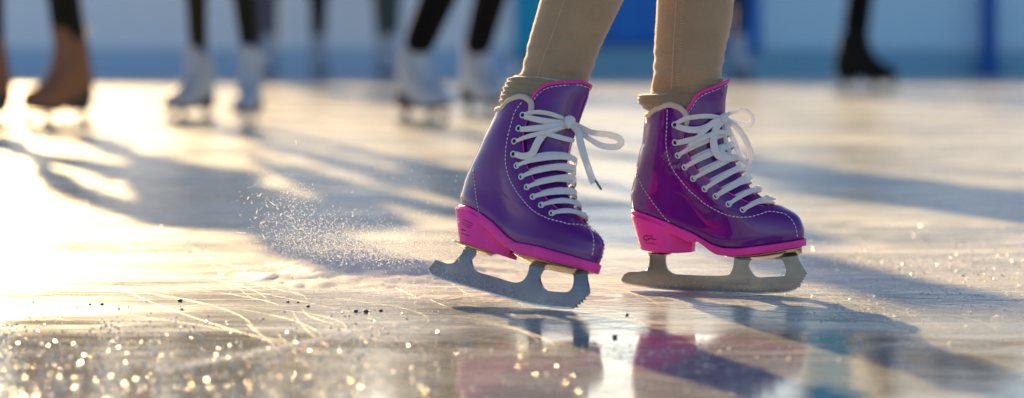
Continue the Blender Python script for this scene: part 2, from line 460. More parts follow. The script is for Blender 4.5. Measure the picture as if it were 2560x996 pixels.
        for L, w, tw in s.T['bow']:
            pts = [s.plane(a, b, y) for a, b, y in L]; P = catmull(pts, 7); v = -s.dirl(L[0][0], L[0][1]).normalized(); N = []
            tot = len(P); P = s.front(P, .0030+.0012*s.T['bow'].index((L, w, tw)) % .004)
            for k in range(tot):
                t = (P[min(k+1, tot-1)]-P[max(k-1, 0)]).normalized(); a = math.radians(np.interp(k/(tot-1), np.linspace(0, 1, len(tw)), tw))
                b = t.cross(v)
                if b.length < .05: b = t.orthogonal()
                b.normalize(); u = b.cross(t).normalized(); N.append((u*math.cos(a)+b*math.sin(a)).normalized())
            ww = [w*(.8+.2*math.sin(math.pi*min(1, k/(tot-1)*1.0))) for k in range(tot)]
            mb.ribbon(P, N, ww, .0011)
        kx, ky, yl = s.T['knot']
        c = s.front([s.plane(kx, ky, yl)], .0065)[0]
        for a0, rr in ((0, 1), (.9, .8)):
            ringp = []
            for k in range(16):
                a = 2*math.pi*k/16; ringp.append(c+Vector((.0020*math.sin(a*2+a0), .0050*rr*math.cos(a+a0), .0054*rr*math.sin(a))))
            mb.tube(ringp, .0026, 8, closed=True)
        mb.tube([c+Vector((0, -.006, -.004)), c, c+Vector((0, .006, .004))], [.0025, .004, .0025], 10)
        l = mb.build('lace', M_LACE, s.root)
        if s.T.get('aglet'):
            (a, b, y), (c_, d_, y2) = s.T['aglet']; g = MB(); g.tube([s.plane(a, b, y), s.plane(c_, d_, y2)], .0013, 10); g.build('aglet', M_AGLET, l)

TR = dict(
 back=[(1616,287),(1611,330),(1607.5,360),(1601,379),(1594,412),(1588,446.7),(1580,480),(1580,500),(1582.7,521.5),(1584.4,532)],
 front=[(2010,606),(2011,590),(2010,572.7),(2004,555),(1997.5,543),(1988,534),(1977,527),(1963,520),(1949.7,514),(1919,496.5),(1887,472),(1858,430.6),(1839,389),(1828,350),(1818,300),(1814,250),(1817,200)],
 soletop=[(1584,532),(1630,546),(1676.6,562.4),(1731,586),(1779,613),(1809.7,622),(1847,623),(1915.5,615),(2011,603)],
 solebot=[(1731,598),(1755,613),(1779,630.7),(1792.6,637),(1830,641),(1915.5,632.4),(2011,617)],
 heelbot=[(1592,620),(1598,625.6),(1660,632),(1710.7,635),(1724,633)], heel_chamfer=(1665,620),
 collar=[(1615,291),(1630,277),(1662,266),(1678,263),(1700.7,271.8),(1714,283),(1719,296)],
 flap=[(1720,283),(1720,296),(1713,340),(1716.6,368),(1730.6,393.7),(1746,422),(1773,444),(1801,464),(1834.7,483.7),(1882.5,508),(1919,516),(1955,519)],
 tongue=[(1720,283),(1819,203)], tongue_edge=[(1727,270),(1739,241),(1752,229),(1765,219),(1780,212),(1797,206)],
 eyelets=[(1687,312.4),(1688,356.7),(1695,389),(1712,418.4),(1733.4,447),(1762,472.4),(1790,490.7),(1822,510.5),(1857.5,525)],
 stitch=[(1668.5,274),(1667,321),(1665.3,360),(1671.7,398.5),(1684.6,427.4),(1703.9,453),(1723,475.6),(1748.9,498),(1761.6,509),(1792.5,527.3),(1820.6,538.6),(1848.7,543.4),(1876.9,542.2),(1905,534.4),(1921.9,529.6),(1947,532),(1964,537),(1979.5,551),(1989.3,571),(1993.5,597)],
 counter=[(1594.6,437),(1604,462.8),(1615,482),(1635.6,511),(1659.5,542),(1680,561)],
 marks=[([(1620,592),(1612,590),(1609,596),(1614,601),(1621,600),(1621,596)], .0006), ([(1618,590),(1632,591)], .0005), ([(1624,598),(1630,596),(1634,600),(1640,598)], .0006), ([(1612,607),(1641,611)], .0003)],
 b_low=[(1556,695),(1555.4,705),(1574,712.6),(1640,722),(1710.7,728.5),(1800,733),(1881,735),(1940,733.5),(1967,731.4),(1988,725)],
 b_teeth=[(1996,717),(1999,719.5),(2003,710),(2000,707),(2009,707),(2006,701),(2013,699),(2008,694),(2017,692),(2014,687)],
 b_front=[(2020,685),(2012,672),(2002,655),(1995,637)],
 b_up=[(1835,637),(1835,655),(1832,671.7),(1824,685),(1808,689),(1758.5,688.7),(1700,686),(1683.4,683.6),(1671,675),(1666,663),(1664.6,645),(1665,633),(1625,631),(1625,645),(1623,665),(1616,675),(1600,679),(1575,680),(1562,685)],
 b_hole=[(1873,664.8),(1876,654),(1886,649),(1920,649),(1953,649.5),(1961,660),(1965,671.7),(1964,684),(1958,690.5),(1925,692.5),(1897,693.5),(1884,686)],
 engrave=[(1703+ i*4.6, 694+ (i%3)*2.0+i*.12, 703+((i*7)%4)*1.2+i*.22) for i in range(38)],
 plate_f=([(1815,638),(1900,633),(2004,617)], [(1822,642),(1850,649),(1920,648),(1990,640),(2003,634)]),
 plate_r=([(1622,630),(1675,634)], [(1622,633),(1675,638)]),
 knot=(1811,299,-.004),
 bow=[
  ([(1690,309,-.030),(1715,297,-.029),(1745,292,-.020),(1775,291,-.010),(1806,296,-.004)], .0066, [10, 30, 20]),
  ([(1690,316,-.030),(1720,324,-.030),(1750,324,-.024),(1780,312,-.013),(1806,300,-.005)], .0080, [0, -10, 0]),
  ([(1691,358,-.031),(1718,352,-.031),(1745,345,-.027),(1762,325,-.020),(1785,306,-.012),(1806,298,-.006)], .0076, [0, 0, 10]),
  ([(1722,366,-.029),(1745,352,-.027),(1775,338,-.022),(1800,330,-.01),(1826,336,.012)], .0060, [0, 0, 0]),
  ([(1808,297,-.004),(1822,285,-.004),(1842,282,-.004),(1857,275,-.003),(1870,280,.0),(1880,296,.004),(1877,309,.006),(1862,311,.004),(1840,306,.0),(1822,300,-.002),(1810,300,-.003)], .0066, [35, 40, 50, 25, 10, 40, 40]),
  ([(1810,300,-.004),(1835,313,-.006),(1855,335,-.008),(1870,365,-.009),(1877,390,-.009),(1870,404,-.007),(1858,398,-.003),(1844,375,.000),(1832,345,.000),(1816,312,-.002)], .0090, [20, 30, 30, 15, 20, 40, 30]),
  ([(1806,302,-.006),(1790,322,-.014),(1784,350,-.020),(1788,377,-.023),(1800,392,-.022),(1820,396,-.014),(1838,396,-.002)], .0090, [0, -10, -10, 0, 0]),
  ([(1808,306,-.006),(1812,340,-.012),(1818,368,-.016),(1824,380,-.016),(1818,387,-.018),(1806,380,-.020),(1800,372,-.02)], .0056, [20, 30, 20, 20]),
 ])
TL = dict(
 back=[(1252.8,270),(1230.3,321.4),(1204.6,379.2),(1183.7,417.8),(1167.6,453),(1158,486),(1156,500),(1157.3,514.6)],
 front=[(1494,656),(1499,640),(1505,612),(1501,597),(1490,583),(1478,572),(1468,561),(1453,540),(1439,515),(1428,490),(1424,455),(1424,424),(1427,400),(1430,371),(1437,335),(1447,295),(1461,240),(1468,205)],
 soletop=[(1159,514.6),(1196.6,533),(1230.7,558),(1264.9,592),(1292.2,610),(1350.2,622),(1418.5,640),(1469.7,652.9),(1495.3,657)],
 solebot=[(1266.6,612),(1278.5,625),(1299,637.5),(1350.2,647.8),(1435.6,666.6),(1493.6,678.5)],
 heelbot=[(1137,601),(1179.5,614),(1240,634),(1258,640)], heel_chamfer=(1188,600),
 collar=[(1249.6,273),(1265.7,256),(1285,248),(1307.4,245),(1325,251),(1334,263),(1336.3,279.6)],
 flap=[(1338,262),(1335,283),(1326.7,308.5),(1319,347),(1323.5,405),(1342.8,446.7),(1358.8,475.6),(1375.7,498),(1390,515),(1416.6,534.5),(1440,549),(1462,561)],
 tongue=[(1336,286),(1420,203)], tongue_edge=[(1338,262),(1342,247),(1352,232),(1366,218.6),(1378,211),(1392,206)],
 eyelets=[(1306.8,288.3),(1296.8,321.4),(1286,353.5),(1283.3,385.7),(1292,414.6),(1303.6,441.9),(1317.8,468),(1333,492.4),(1353.6,513),(1380,533.4)],
 stitch=[(1304.2,257),(1288.1,279.6),(1278.5,308.5),(1268.9,347),(1264,385.7),(1265.7,417.8),(1275.3,449.9),(1291.4,478.8),(1306,498),(1322.6,517.6),(1344.3,534.5),(1373,547.7),(1404.6,556),(1421.9,560.7),(1452.6,563),(1469.7,571),(1480,585),(1484,603),(1482,630),(1477,646)],
 counter=[(1183.7,425),(1187,455),(1191.4,497.6),(1198.3,531.7)],
 marks=[([(1158,549),(1182,561)], .0004), ([(1155,556),(1180,566)], .0003), ([(1153,574),(1164,577)], .0006), ([(1143,579),(1174,591)], .0004), ([(1157,562),(1178,571)], .0003)],
 b_low=[(1073.7,673.4),(1075.4,683),(1094,695.6),(1142,711),(1230.7,736.5),(1316,759.5),(1374,769),(1405,772),(1430.4,772.4)],
 b_teeth=[(1438,768),(1443,770),(1441,762),(1451,762),(1449,756),(1457,757),(1455,750),(1464,750),(1461,743),(1468,741)],
 b_front=[(1474,731.4),(1472,715),(1469,700),(1467,683)],
 b_up=[(1326.3,659),(1324,675),(1319,690),(1309,702.4),(1292,707.5),(1270,703),(1251,697),(1220,688),(1200,682),(1187,673),(1180,658),(1180,648),(1189.7,632),(1163,624),(1158,634),(1145.4,647.8),(1136,658),(1122,660),(1105,655),(1091,651)],
 b_hole=[(1365.6,674.4),(1400,681),(1432,687),(1436,699),(1434,715),(1430,724),(1418.5,731.4),(1390,730),(1370,727),(1357,716),(1350,695.6),(1355,680)],
 plate_f=([(1285,634),(1380,655),(1488,680)], [(1295,643),(1326,665),(1400,680),(1440,688),(1488,684)]),
 plate_r=([(1140,603),(1232,632)], [(1141,611),(1170,625),(1200,637),(1232,641)]),
 knot=(1424,306,-.004), aglet=((1489,452,-.012),(1503,474,-.012)),
 bow=[
  ([(1311,286,-.031),(1340,281,-.029),(1370,284,-.020),(1400,294,-.010),(1420,304,-.005)], .0060, [20, 30, 20]),
  ([(1311,292,-.031),(1345,300,-.030),(1380,306,-.020),(1405,308,-.012),(1422,308,-.006)], .0074, [0, 0, 0]),
  ([(1300,324,-.032),(1330,322,-.031),(1370,318,-.024),(1400,314,-.014),(1420,310,-.006)], .0074, [0, 0, 0]),
  ([(1290,353,-.032),(1315,343,-.031),(1345,335,-.028),(1375,328,-.022),(1405,318,-.012)], .0052, [0, 0, 0]),
  ([(1288,386,-.033),(1310,391,-.034),(1330,384,-.034),(1345,355,-.032),(1362,335,-.028),(1390,322,-.018),(1420,312,-.008)], .0086, [0, 0, 10]),
  ([(1350,331,-.026),(1385,340,-.018),(1415,348,-.004),(1436,352,.008)], .0058, [0, 0, 0]),
  ([(1424,306,-.004),(1450,318,-.006),(1480,332,-.008),(1515,336,-.008),(1545,345,-.006),(1552,358,-.004),(1538,367,-.002),(1505,364,.0),(1475,348,.001),(1448,328,.0),(1426,310,-.002)], .0085, [25, 30, 30, 15, 20, 40, 40]),
  ([(1428,312,-.006),(1445,330,-.010),(1452,360,-.012),(1462,395,-.013),(1474,430,-.012),(1484,458,-.012)], .0096, [10, 20, 35, 10]),
 ])
skR = Skate('ice_skate', (.2397, 2.898, 0), (0, 0, R(-20)), 'glossy purple ice skate with pink sole gliding flat, seen side-on with a two-loop bow')
skR.setup(TR); skR.build(); skR.laces(.0078, 2)
skL = Skate('ice_skate', (-.0093, 2.768, .0074), (R(-15.9), R(6.3), R(-38.2)), 'glossy purple ice skate tipped onto its toe picks, long lace end hanging loose')
skL.setup(TL); skL.build(); skL.laces(.0076, 4)
def frost(sk, n, x0, x1, seed):
    rs = random.Random(seed); V, Fc = [], []; lx = [p.x for p in sk.lowz]; lz = [p.y for p in sk.lowz]
    for _ in range(n):
        x = rs.uniform(x0, x1); z = float(np.interp(x, lx, lz))+.0008+.012*rs.random()**2.5; r = rs.uniform(.0002, .0007); k = len(V)
        for d in ((1,0,0),(-1,0,0),(0,1,0),(0,-1,0),(0,0,1),(0,0,-1)): V.append(Vector((x, -.0021, z))+Vector(d)*r*rs.uniform(.6, 1.3))
        Fc += [tuple(i+k for i in f) for f in ((0,2,4),(2,1,4),(1,3,4),(3,0,4),(2,0,5),(1,2,5),(3,1,5),(0,3,5))]
    bl = [c for c in sk.root.children if c.name.startswith('blade')][0]
    tag(new_obj('frost', V, Fc, M_SNOW, bl, smooth=False), kind='stuff')
frost(skL, 260, -.108, -.02, 2); frost(skL, 120, -.02, .08, 5); frost(skR, 90, -.10, .09, 3)
zmin = min((skL.M @ Vector((p.x, 0, p.y))).z for p in skL.lowz); print('LEFT BLADE LOWEST', zmin, 'RIGHT', min(p.y for p in skR.lowz))

# ---------------------------------------------------------------- people
def skin(name, J, E, m, parent=None, sub=2, root=0):
    """one continuous surface grown round a skeleton: J = [(pos, radius)]"""
    me = bpy.data.meshes.new(name); me.from_pydata([tuple(p) for p, r in J], E, []); me.update()
    o = bpy.data.objects.new(name, me); COL.objects.link(o)
    sk = o.modifiers.new('skin', 'SKIN'); sk.use_smooth_shade = True
    for i, (p, r) in enumerate(J):
        d = me.skin_vertices[0].data[i]; d.radius = (r, r) if not hasattr(r, '__len__') else r; d.use_root = (i == root)
    mod(o, 'SUBSURF', levels=sub, render_levels=sub)
    dg = bpy.context.evaluated_depsgraph_get(); m2 = bpy.data.meshes.new_from_object(o.evaluated_get(dg)); m2.name = name
    o.modifiers.clear(); o.data = m2; bpy.data.meshes.remove(me); m2.materials.clear(); m2.materials.append(m); m2.shade_smooth()
    if parent is not None: o.parent = parent
    return o
def shirt(pel, chest, scale, m, name, parent, arms, hem=.0):
    z = Vector((0, 0, 1))
    J = [(pel-z*hem*scale, .155*scale), (pel.lerp(chest, .5), .145*scale), (chest, .17*scale), (chest+z*.14*scale, .06*scale)]; E = [(0, 1), (1, 2), (2, 3)]
    for a in arms:
        k = len(J); J += [(a[0], .062*scale), (a[1], .052*scale), (a[2], .042*scale)]; E += [(2, k), (k, k+1), (k+1, k+2)]
    return skin(name, J, E, m, parent, 2, 1)
def figure(name, label, legs, m_leg, m_coat, m_hair, sc=1.0, lean=(0, 0), leg_r=(.042, .055, .062, .085), group=None, face=-1, up=1.0):
    """legs: two lists [ankle, knee, hip]; the trunk is stacked on the hips"""
    hips = [Vector(l[2]) for l in legs]; pel = (hips[0]+hips[1])/2+Vector((0, 0, .05*sc))
    base = Vector((pel.x, pel.y, 0)); root = empty(name, base); off = -base
    ln = Vector((lean[0], lean[1], 0)); z = Vector((0, 0, 1))
    side = (hips[1]-hips[0]); side.z = 0; side.normalize()
    chest = pel+z*.34*sc*up+ln*.34*sc; neck = chest+z*.17*sc*up+ln*.17*sc; head = neck+z*.14*sc*up+ln*.08*sc
    J = [(pel, .11*sc), (chest, .13*sc), (neck, .048*sc), (head-z*.03*sc, (.075*sc, .07*sc)), (head+z*.05*sc, .07*sc)]; E = [(0, 1), (1, 2), (2, 3), (3, 4)]
    arms = []
    fw = side.cross(z)*face
    for sgn in (-1, 1):
        a = [chest+side*sgn*.19*sc+z*.08*sc, chest+side*sgn*.27*sc-z*.17*sc, chest+side*sgn*.28*sc-z*.36*sc+fw*.10*sc]; arms.append(a)
        k = len(J); hnd = a[2]-z*.07*sc+fw*.04*sc
        J += [(a[0], .05*sc), (a[1], .04*sc), (a[2], .028*sc), (hnd, (.035*sc, .018*sc)), (hnd-z*.07*sc+fw*.02*sc, (.022*sc, .012*sc)), (hnd-z*.02*sc+fw*.05*sc, .011*sc)]
        E += [(1, k), (k, k+1), (k+1, k+2), (k+2, k+3), (k+3, k+4), (k+3, k+5)]
    for l in legs:
        k = len(J); r = leg_r
        J += [(Vector(l[2]), r[3]*.8*sc), (Vector(l[1]), r[2]*.75*sc), (Vector(l[0]), r[0]*.7*sc)]; E += [(0, k), (k, k+1), (k+1, k+2)]
    body = skin('body', [(p+off, r) for p, r in J], E, M_SKIN, root, 1)
    if m_leg is not None:
        J = [(pel, .125*sc)]; E = []
        for l in legs:
            k = len(J); kn, an = Vector(l[1]), Vector(l[0]); calf = kn.lerp(an, .35)
            J += [(Vector(l[2])-z*.03*sc, leg_r[3]*sc), (kn, leg_r[2]*sc), (calf, leg_r[1]*sc), (an, leg_r[0]*sc)]; E += [(0, k), (k, k+1), (k+1, k+2), (k+2, k+3)]
        skin('trousers', [(p+off, r) for p, r in J], E, m_leg, root, 2)
    shirt(pel+off, chest+off, sc, m_coat, 'jacket', root, [[q+off for q in a] for a in arms], hem=.06)
    skin('hair', [(head+off+z*.03*sc, .082*sc), (head+off+z*.085*sc, .062*sc), (head+off-fw*.03*sc-z*.03*sc, .06*sc)], [(0, 1), (0, 2)], m_hair, root, 2)
    tag(root, label, 'person', group)
    return root

# legs of the near skater: rings traced edge to edge, then carried on up to the hips
def boot_ring(sk, z, inset, seg=48, bulge=0, tilt=0, wr=0, ph=0):
    """ring round the inside of the boot shaft (local height z), starting at the camera's right"""
    zp = z-sk.S0; t = np.linspace(0, 1, 60); x, y, zz = sk.slice(zp, t, 0)
    px = np.r_[x, x[-2:0:-1]]; py = np.r_[-y, y[-2:0:-1]]; cx = -.030
    ang = np.arctan2(py, px-cx); rad = np.hypot(px-cx, py); o = np.argsort(ang); ang, rad = ang[o], rad[o]
    R3 = sk.Mi.to_3x3(); out = []
    for j in range(seg):
        a = 2*math.pi*j/seg; d = R3 @ Vector((math.cos(a), math.sin(a), 0)); b = math.atan2(d.y, d.x)
        r = float(np.interp(b, ang, rad, period=2*math.pi))-inset; back = max(0, -math.cos(b))
        r += bulge*back**1.5+wr*(math.sin(z*1100+2*math.sin(b+ph))+.5*math.sin(5*b+z*700+ph))
        out.append(sk.M @ Vector((cx+r*math.cos(b), r*math.sin(b), z+tilt*math.cos(b))))
    return out
def legloft(rows, Y, ratio, m, name, parent, extra=(), wr=0, seg=48, sk=None):
    rings = []
    P = [(at(a, b, Y), at(c, d, Y)) for a, b, c, d in rows]
    for (l, r) in P: rings.append(((l+r)/2, (r-l)/2))
    for c, rad, tilt in extra: rings.append((Vector(c), Vector((rad, 0, tilt))))
    C = catmull([a for a, b in rings], 8); D = catmull([b for a, b in rings], 8); out = []
    for k, (c, h) in enumerate(zip(C, D)):
        row = []
        for j in range(seg):
            a = 2*math.pi*j/seg; w = 1+wr*(math.sin(c.z*420+math.sin(a*2+c.z*60)*1.6)+.5*math.sin(c.z*230+a*3))*math.exp(-((c.z-.272)/.034)**2) if wr else 1
            row.append(c+h*math.cos(a)*w+Vector((0, 1, 0))*h.length*ratio*math.sin(a)*w)
        out.append(row)
    if sk:
        low = [boot_ring(sk, z, i) for z, i in ((.185, .009), (.20, .008), (.215, .0072), (.23, .0065), (.243, .0062))]
        top = (sk.M @ Vector((-.03, 0, .262))).z
        out = low+[r for r in out if sum((p.z for p in r), 0)/seg > top]
        C_ = catmull([Vector(p) for p in [r[0] for r in out[4:7]]], 2)
        cols = [catmull([out[k][j] for k in range(3, 7)], 5) for j in range(seg)]
        mid = [[cols[j][i] for j in range(seg)] for i in range(5, 10)]
        out = out[:5]+mid+out[5:]
    mb = MB(); mb.grid(out, closed=True, cap=True)
    return mb
child = empty('person', (.12, 2.82, 0)); offc = -Vector(child.location)
tag(child, 'child skater in beige ribbed tights wearing the purple skates', 'person')
YR, YL = (skR.M @ Vector((-.03, 0, .26))).y, (skL.M @ Vector((-.03, 0, .26))).y; print('YR', YR, YL)
hipR, hipL = Vector((.175, 2.86, .56)), Vector((.095, 2.86, .56)); pelv = Vector((.135, 2.86, .60))
mbR = legloft([(1642,300,1795,285),(1640,270,1797,250),(1636,240,1797,225),(1632,215,1801,200),(1634,180,1806,168),(1635,140,1812,130),(1637,90,1823,85),(1640,45,1830,45),(1642,0,1835,0),(1644,-40,1838,-40)], YR, .92, M_TIGHT, 'tights', child,
  [((.222, 2.89, .40), .047, 0), ((.20, 2.875, .50), .060, 0), ((.180, 2.86, .60), .070, 0)], .016, sk=skR)
mbL = legloft([(1290,270,1430,300),(1296,235,1445,262),(1300,205,1460,228),(1303,185,1474,200),(1311,150,1484,165),(1325,90,1505,112),(1338,45,1530,60),(1352,-5,1560,0),(1366,-45,1586,-45)], YL, .92, M_TIGHT, 'tights', child,
  [((.098, 2.83, .405), .050, 0), ((.092, 2.85, .50), .060, 0), ((.100, 2.86, .60), .070, 0)], .018, sk=skL)
bvR = BVHTree.FromPolygons(mbR.v, mbR.f); bvL = BVHTree.FromPolygons(mbL.v, mbL.f)
mb = MB(); mb.add(mbR.v, mbR.f); mb.add(mbL.v, mbL.f)
tights = new_obj('tights', [v+offc for v in mb.v], mb.f, M_TIGHT, child)
def leg_hit(bv, a, b):
    h = bv.ray_cast(CAM, ray(a, b).normalized()); return (h[0], h[1] if h[1].y < 0 else -h[1]) if h[0] else None
def dense2(L, n=10): return [(v.x, v.y) for v in catmull([Vector((a, b, 0)) for a, b in L], n)]
SR = [(1696,-30),(1692,0),(1688,60),(1684,120),(1681,180),(1678,222)]; SL = [(1420,-30),(1411,0),(1396,45),(1380,90),(1364,130),(1352,165),(1344,192)]
for bv, L, r in ((bvR, SR, .0008), (bvL, SL, .0006)):
    P = [leg_hit(bv, a, b) for a, b in dense2(L)]; mb = MB(); mb.tube([p[0]+p[1]*.0002+offc for p in P if p], r, 6); mb.build('seam', M_TSEAM, tights)
mb = MB()
for i in range(34):   # overlock ladder beside the right seam
    y = -20+i*7; a = 1703-(y)*.062; p, q = leg_hit(bvR, a, y), leg_hit(bvR, a+9, y+3)
    if p and q: mb.tube([p[0]+offc+p[1]*.0002, q[0]+offc+q[1]*.0002], .00045, 5)
mb.build('overlock_stitching', M_TSEAM, tights)
# fuzz: short fibres standing off the knit
mb = MB()
for bv, src in ((bvR, mbR), (bvL, mbL)):
    vis = [i for i, f in enumerate(src.f) if len(f) == 4 and .24 < src.v[f[0]].z < .38]
    for _ in range(2600):
        f = src.f[random.choice(vis)]; v = [src.v[i] for i in f]; u, w = random.random(), random.random()
        p = v[0].lerp(v[1], u).lerp(v[3].lerp(v[2], u), w); n = (v[1]-v[0]).cross(v[3]-v[0]).normalized()
        c = Vector((p.x, p.y, p.z)); h = bv.find_nearest(p); n = h[1]
        if n.length < .5: continue
        cc = Vector(((.24 if src is mbR else .06), 2.86, p.z))
        ln = random.uniform(.0008, .0032); d = (n+Vector((random.gauss(0, .6), random.gauss(0, .6), random.gauss(0, .6)-.2))).normalized()
        t = d.orthogonal().normalized()*.00012
        mb.add([p-t+offc, p+t+offc, p+d*ln+offc], [(0, 1, 2)])
tag(mb.build('fuzz', M_FUZZ, tights, smooth=False), kind='stuff')
# bunched sock cuffs
def cuff(sk, prof, ph):
    rows = [boot_ring(sk, z, i, 96, b, tl, .0011, ph) for z, i, b, tl in prof]; mb = MB(); mb.grid(rows, closed=True, cap=False)
    return new_obj('sock_cuff', [v+offc for v in mb.v], mb.f, M_CUFF, child)
def prof(pts, n=36):
    P = np.array(pts); q = np.linspace(0, len(P)-1, n); return [tuple(float(np.interp(a, range(len(P)), P[:, k])) for k in range(4)) for a in q]
cuff(skR, prof([(.205,.008,0,0),(.216,.0055,.001,0),(.222,.005,.010,.0),(.228,.0045,.0140,.0),(.234,.0045,.0150,.001),(.239,.0045,.0120,.002),(.2405,.0045,.006,.003),(.2415,.005,-.001,.004),(.247,.0048,-.004,.005),(.252,.005,-.005,.005),(.255,.008,-.006,.005)]), 1.2)
cuff(skL, prof([(.205,.008,0,0),(.216,.0055,.000,0),(.222,.005,.003,.0),(.228,.0045,.004,.0),(.235,.0045,.003,.001),(.242,.0045,.002,.001),(.248,.0045,.001,.001),(.253,.005,-.001,.001),(.256,.009,-.003,.001)]), 4.0)
M_CJ = mat('pink_jacket', (.5, .08, .22), .7, sheen=.4); M_HAT = mat('knit_hat', (.7, .65, .6), .9)
J = [(pelv, .085), (pelv+Vector((0, .0, .2)), .09), (pelv+Vector((0, -.01, .29)), .035), (pelv+Vector((0, -.02, .37)), .062), (pelv+Vector((0, -.02, .43)), .06)]; E_ = [(0, 1), (1, 2), (2, 3), (3, 4)]
for sg in (-1, 1):
    k = len(J); a = pelv+Vector((.115*sg, 0, .22)); b = pelv+Vector((.20*sg, -.02, .12)); c = pelv+Vector((.29*sg, -.05, .06))
    J += [(a, .034), (b, .028), (c, .02), (c+Vector((.04*sg, -.01, -.01)), (.02, .012)), (c+Vector((.075*sg, -.01, -.02)), (.012, .008))]; E_ += [(1, k), (k, k+1), (k+1, k+2), (k+2, k+3), (k+3, k+4)]
for hp, kn, an in ((hipL, Vector((.096, 2.83, .40)), Vector((.045, 2.84, .25))), (hipR, Vector((.222, 2.89, .40)), Vector((.205, 2.9, .25)))):
    k = len(J); J += [(hp, .04), (kn, .022), (an, .016)]; E_ += [(0, k), (k, k+1), (k+1, k+2)]
skin('body', [(p+offc, r) for p, r in J], E_, M_SKIN, child, 1)
J = [(pelv+Vector((0, 0, -.03)), .115), (pelv+Vector((0, 0, .1)), .10), (pelv+Vector((0, 0, .2)), .105), (pelv+Vector((0, -.01, .28)), .045)]; E_ = [(0, 1), (1, 2), (2, 3)]
for sg in (-1, 1):
    k = len(J); J += [(pelv+Vector((.115*sg, 0, .22)), .046), (pelv+Vector((.20*sg, -.02, .12)), .04), (pelv+Vector((.285*sg, -.05, .065)), .033)]; E_ += [(2, k), (k, k+1), (k+1, k+2)]
skin('jacket', [(p+offc, r) for p, r in J], E_, M_CJ, child, 2, 1)
skin('hair', [(pelv+offc+Vector((0, -.01, .42)), .075), (pelv+offc+Vector((0, -.01, .46)), .055)], [(0, 1)], M_HAT, child, 2)

# background skaters: skates reuse the traced shapes at adult size
def recolor(o, m, parent, name, m2=None):
    dg = bpy.context.evaluated_depsgraph_get(); me = bpy.data.meshes.new_from_object(o.evaluated_get(dg)); me.materials.clear(); me.materials.append(m)
    for p in me.polygons: p.material_index = 0
    c = bpy.data.objects.new(name, me); COL.objects.link(c); c.parent = parent; return c
parts = {}
for c in skR.root.children: parts.setdefault(c.name.split('.')[0], c)
bpy.context.view_layer.update()
M_WHB = mat('white_leather', (.36, .42, .54), .5, coat=.05); M_BRB = mat('tan_leather', (.22, .085, .035), .55); M_BKB = mat('black_leather', (.006, .006, .008), .6, spec=.1)
M_SOLD = mat('dark_sole', (.035, .03, .035), .6)
cache = {}
def bg_skate(px, py, yaw, m, label, group, sc=1.22, tilt=0, tall=1.0, Y=None, z=0, sole=None):
    P = ice_at(px, py) if Y is None else at(px, py, Y)
    r = empty('ice_skate', P, (0, R(tilt), R(yaw))); r.scale = (sc, sc, sc*tall); tag(r, label, 'ice skate', group)
    for nm, mm in (('boot', m), ('tongue', m), ('sole', sole or M_SOLD), ('heel', sole or M_SOLD), ('blade', M_STEEL)):
        key = (nm, mm.name)
        if key not in cache:
            c = recolor(parts[nm], mm, r, nm); cache[key] = c.data
        else:
            c = bpy.data.objects.new(nm, cache[key]); COL.objects.link(c); c.parent = r
    return r
def ankle(r, h=.24): return r.matrix_basis @ Vector((-.033, 0, h))
def on(r): return ankle(r, .195)
M_DK = mat('dark_trousers', (.006, .006, .008), .9, spec=.05); M_OLV = mat('olive_trousers', (.026, .021, .010), .9, spec=.1); M_BRN = mat('brown_trousers', (.085, .032, .012), .8)
M_LAV = mat('lavender_trousers', (.10, .09, .13), .8); M_GRN = mat('green_trousers', (.05, .065, .06), .8); M_NVY = mat('navy_trousers', (.004, .018, .09), .7)
M_JA = [mat('jacket_red', (.25, .05, .04), .8), mat('jacket_grey', (.18, .19, .2), .8), mat('jacket_black', (.02, .02, .025), .8), mat('jacket_blue', (.03, .08, .25), .8), mat('jacket_tan', (.3, .2, .1), .8)]
M_HB = mat('dark_hair', (.02, .012, .008), .6)
def person(sk, knees, hipc, label, m_leg, m_coat, r=(.042, .056, .06, .085), sc=1.0, lean=(0, 0), up=.85):
    bpy.context.view_layer.update(); legs = []
    hc = Vector(hipc)
    d = (Vector(knees[1])-Vector(knees[0])); d.z = 0; d = d.normalized() if d.length > .02 else Vector((1, 0, 0))
    for i, (s_, k) in enumerate(zip(sk, knees)): legs.append([on(s_), Vector(k), hc+d*(.085*(-1 if i == 0 else 1))])
    return figure('person', label, legs, m_leg, m_coat, M_HB, sc, lean, r, 'skaters far behind the purple skates', up=up)
GW = 'white skates of the far skaters'
# A: tan high boots, left edge
Y = 7.77
a1 = bg_skate(-62, 335, 215, M_BRB, 'tan high boot skate cut off by the left edge of the picture', 'tan boot skates', 1.18, tall=1.1)
a2 = bg_skate(150, 330, 222, M_BRB, 'tan high boot skate with dark toe, whole in view near the left edge', 'tan boot skates', 1.18, tall=1.1)
glint = MB()  # white ball added in place of a blurred glint of light
for i in range(9):
    th = math.pi*i/8
    glint_row = [Vector((.022*math.sin(th)*math.cos(a), .022*math.sin(th)*math.sin(a), .022*math.cos(th))) for a in [2*math.pi*k/12 for k in range(12)]]
    if i == 0: rows_b = [glint_row]
    else: rows_b.append(glint_row)
glint.grid(rows_b, closed=True); bb = glint.build('glint_ball', mat('glint_white', (.85, .85, .85), .9, trans=.2), None)
bb.location = at(212, 72, 7.7); tag(bb, 'small white ball standing in for a glint of light beside the tan high boot', 'glint_ball')
person([a1, a2], [at(-35, -70, Y), at(150, -70, Y)], at(125, -280, Y)+Vector((0, .1, 0)), 'skater in olive trousers and tan high boots', M_OLV, M_JA[0], r=(.060, .060, .066, .09), sc=.95, lean=(.15, -.75), up=.60)
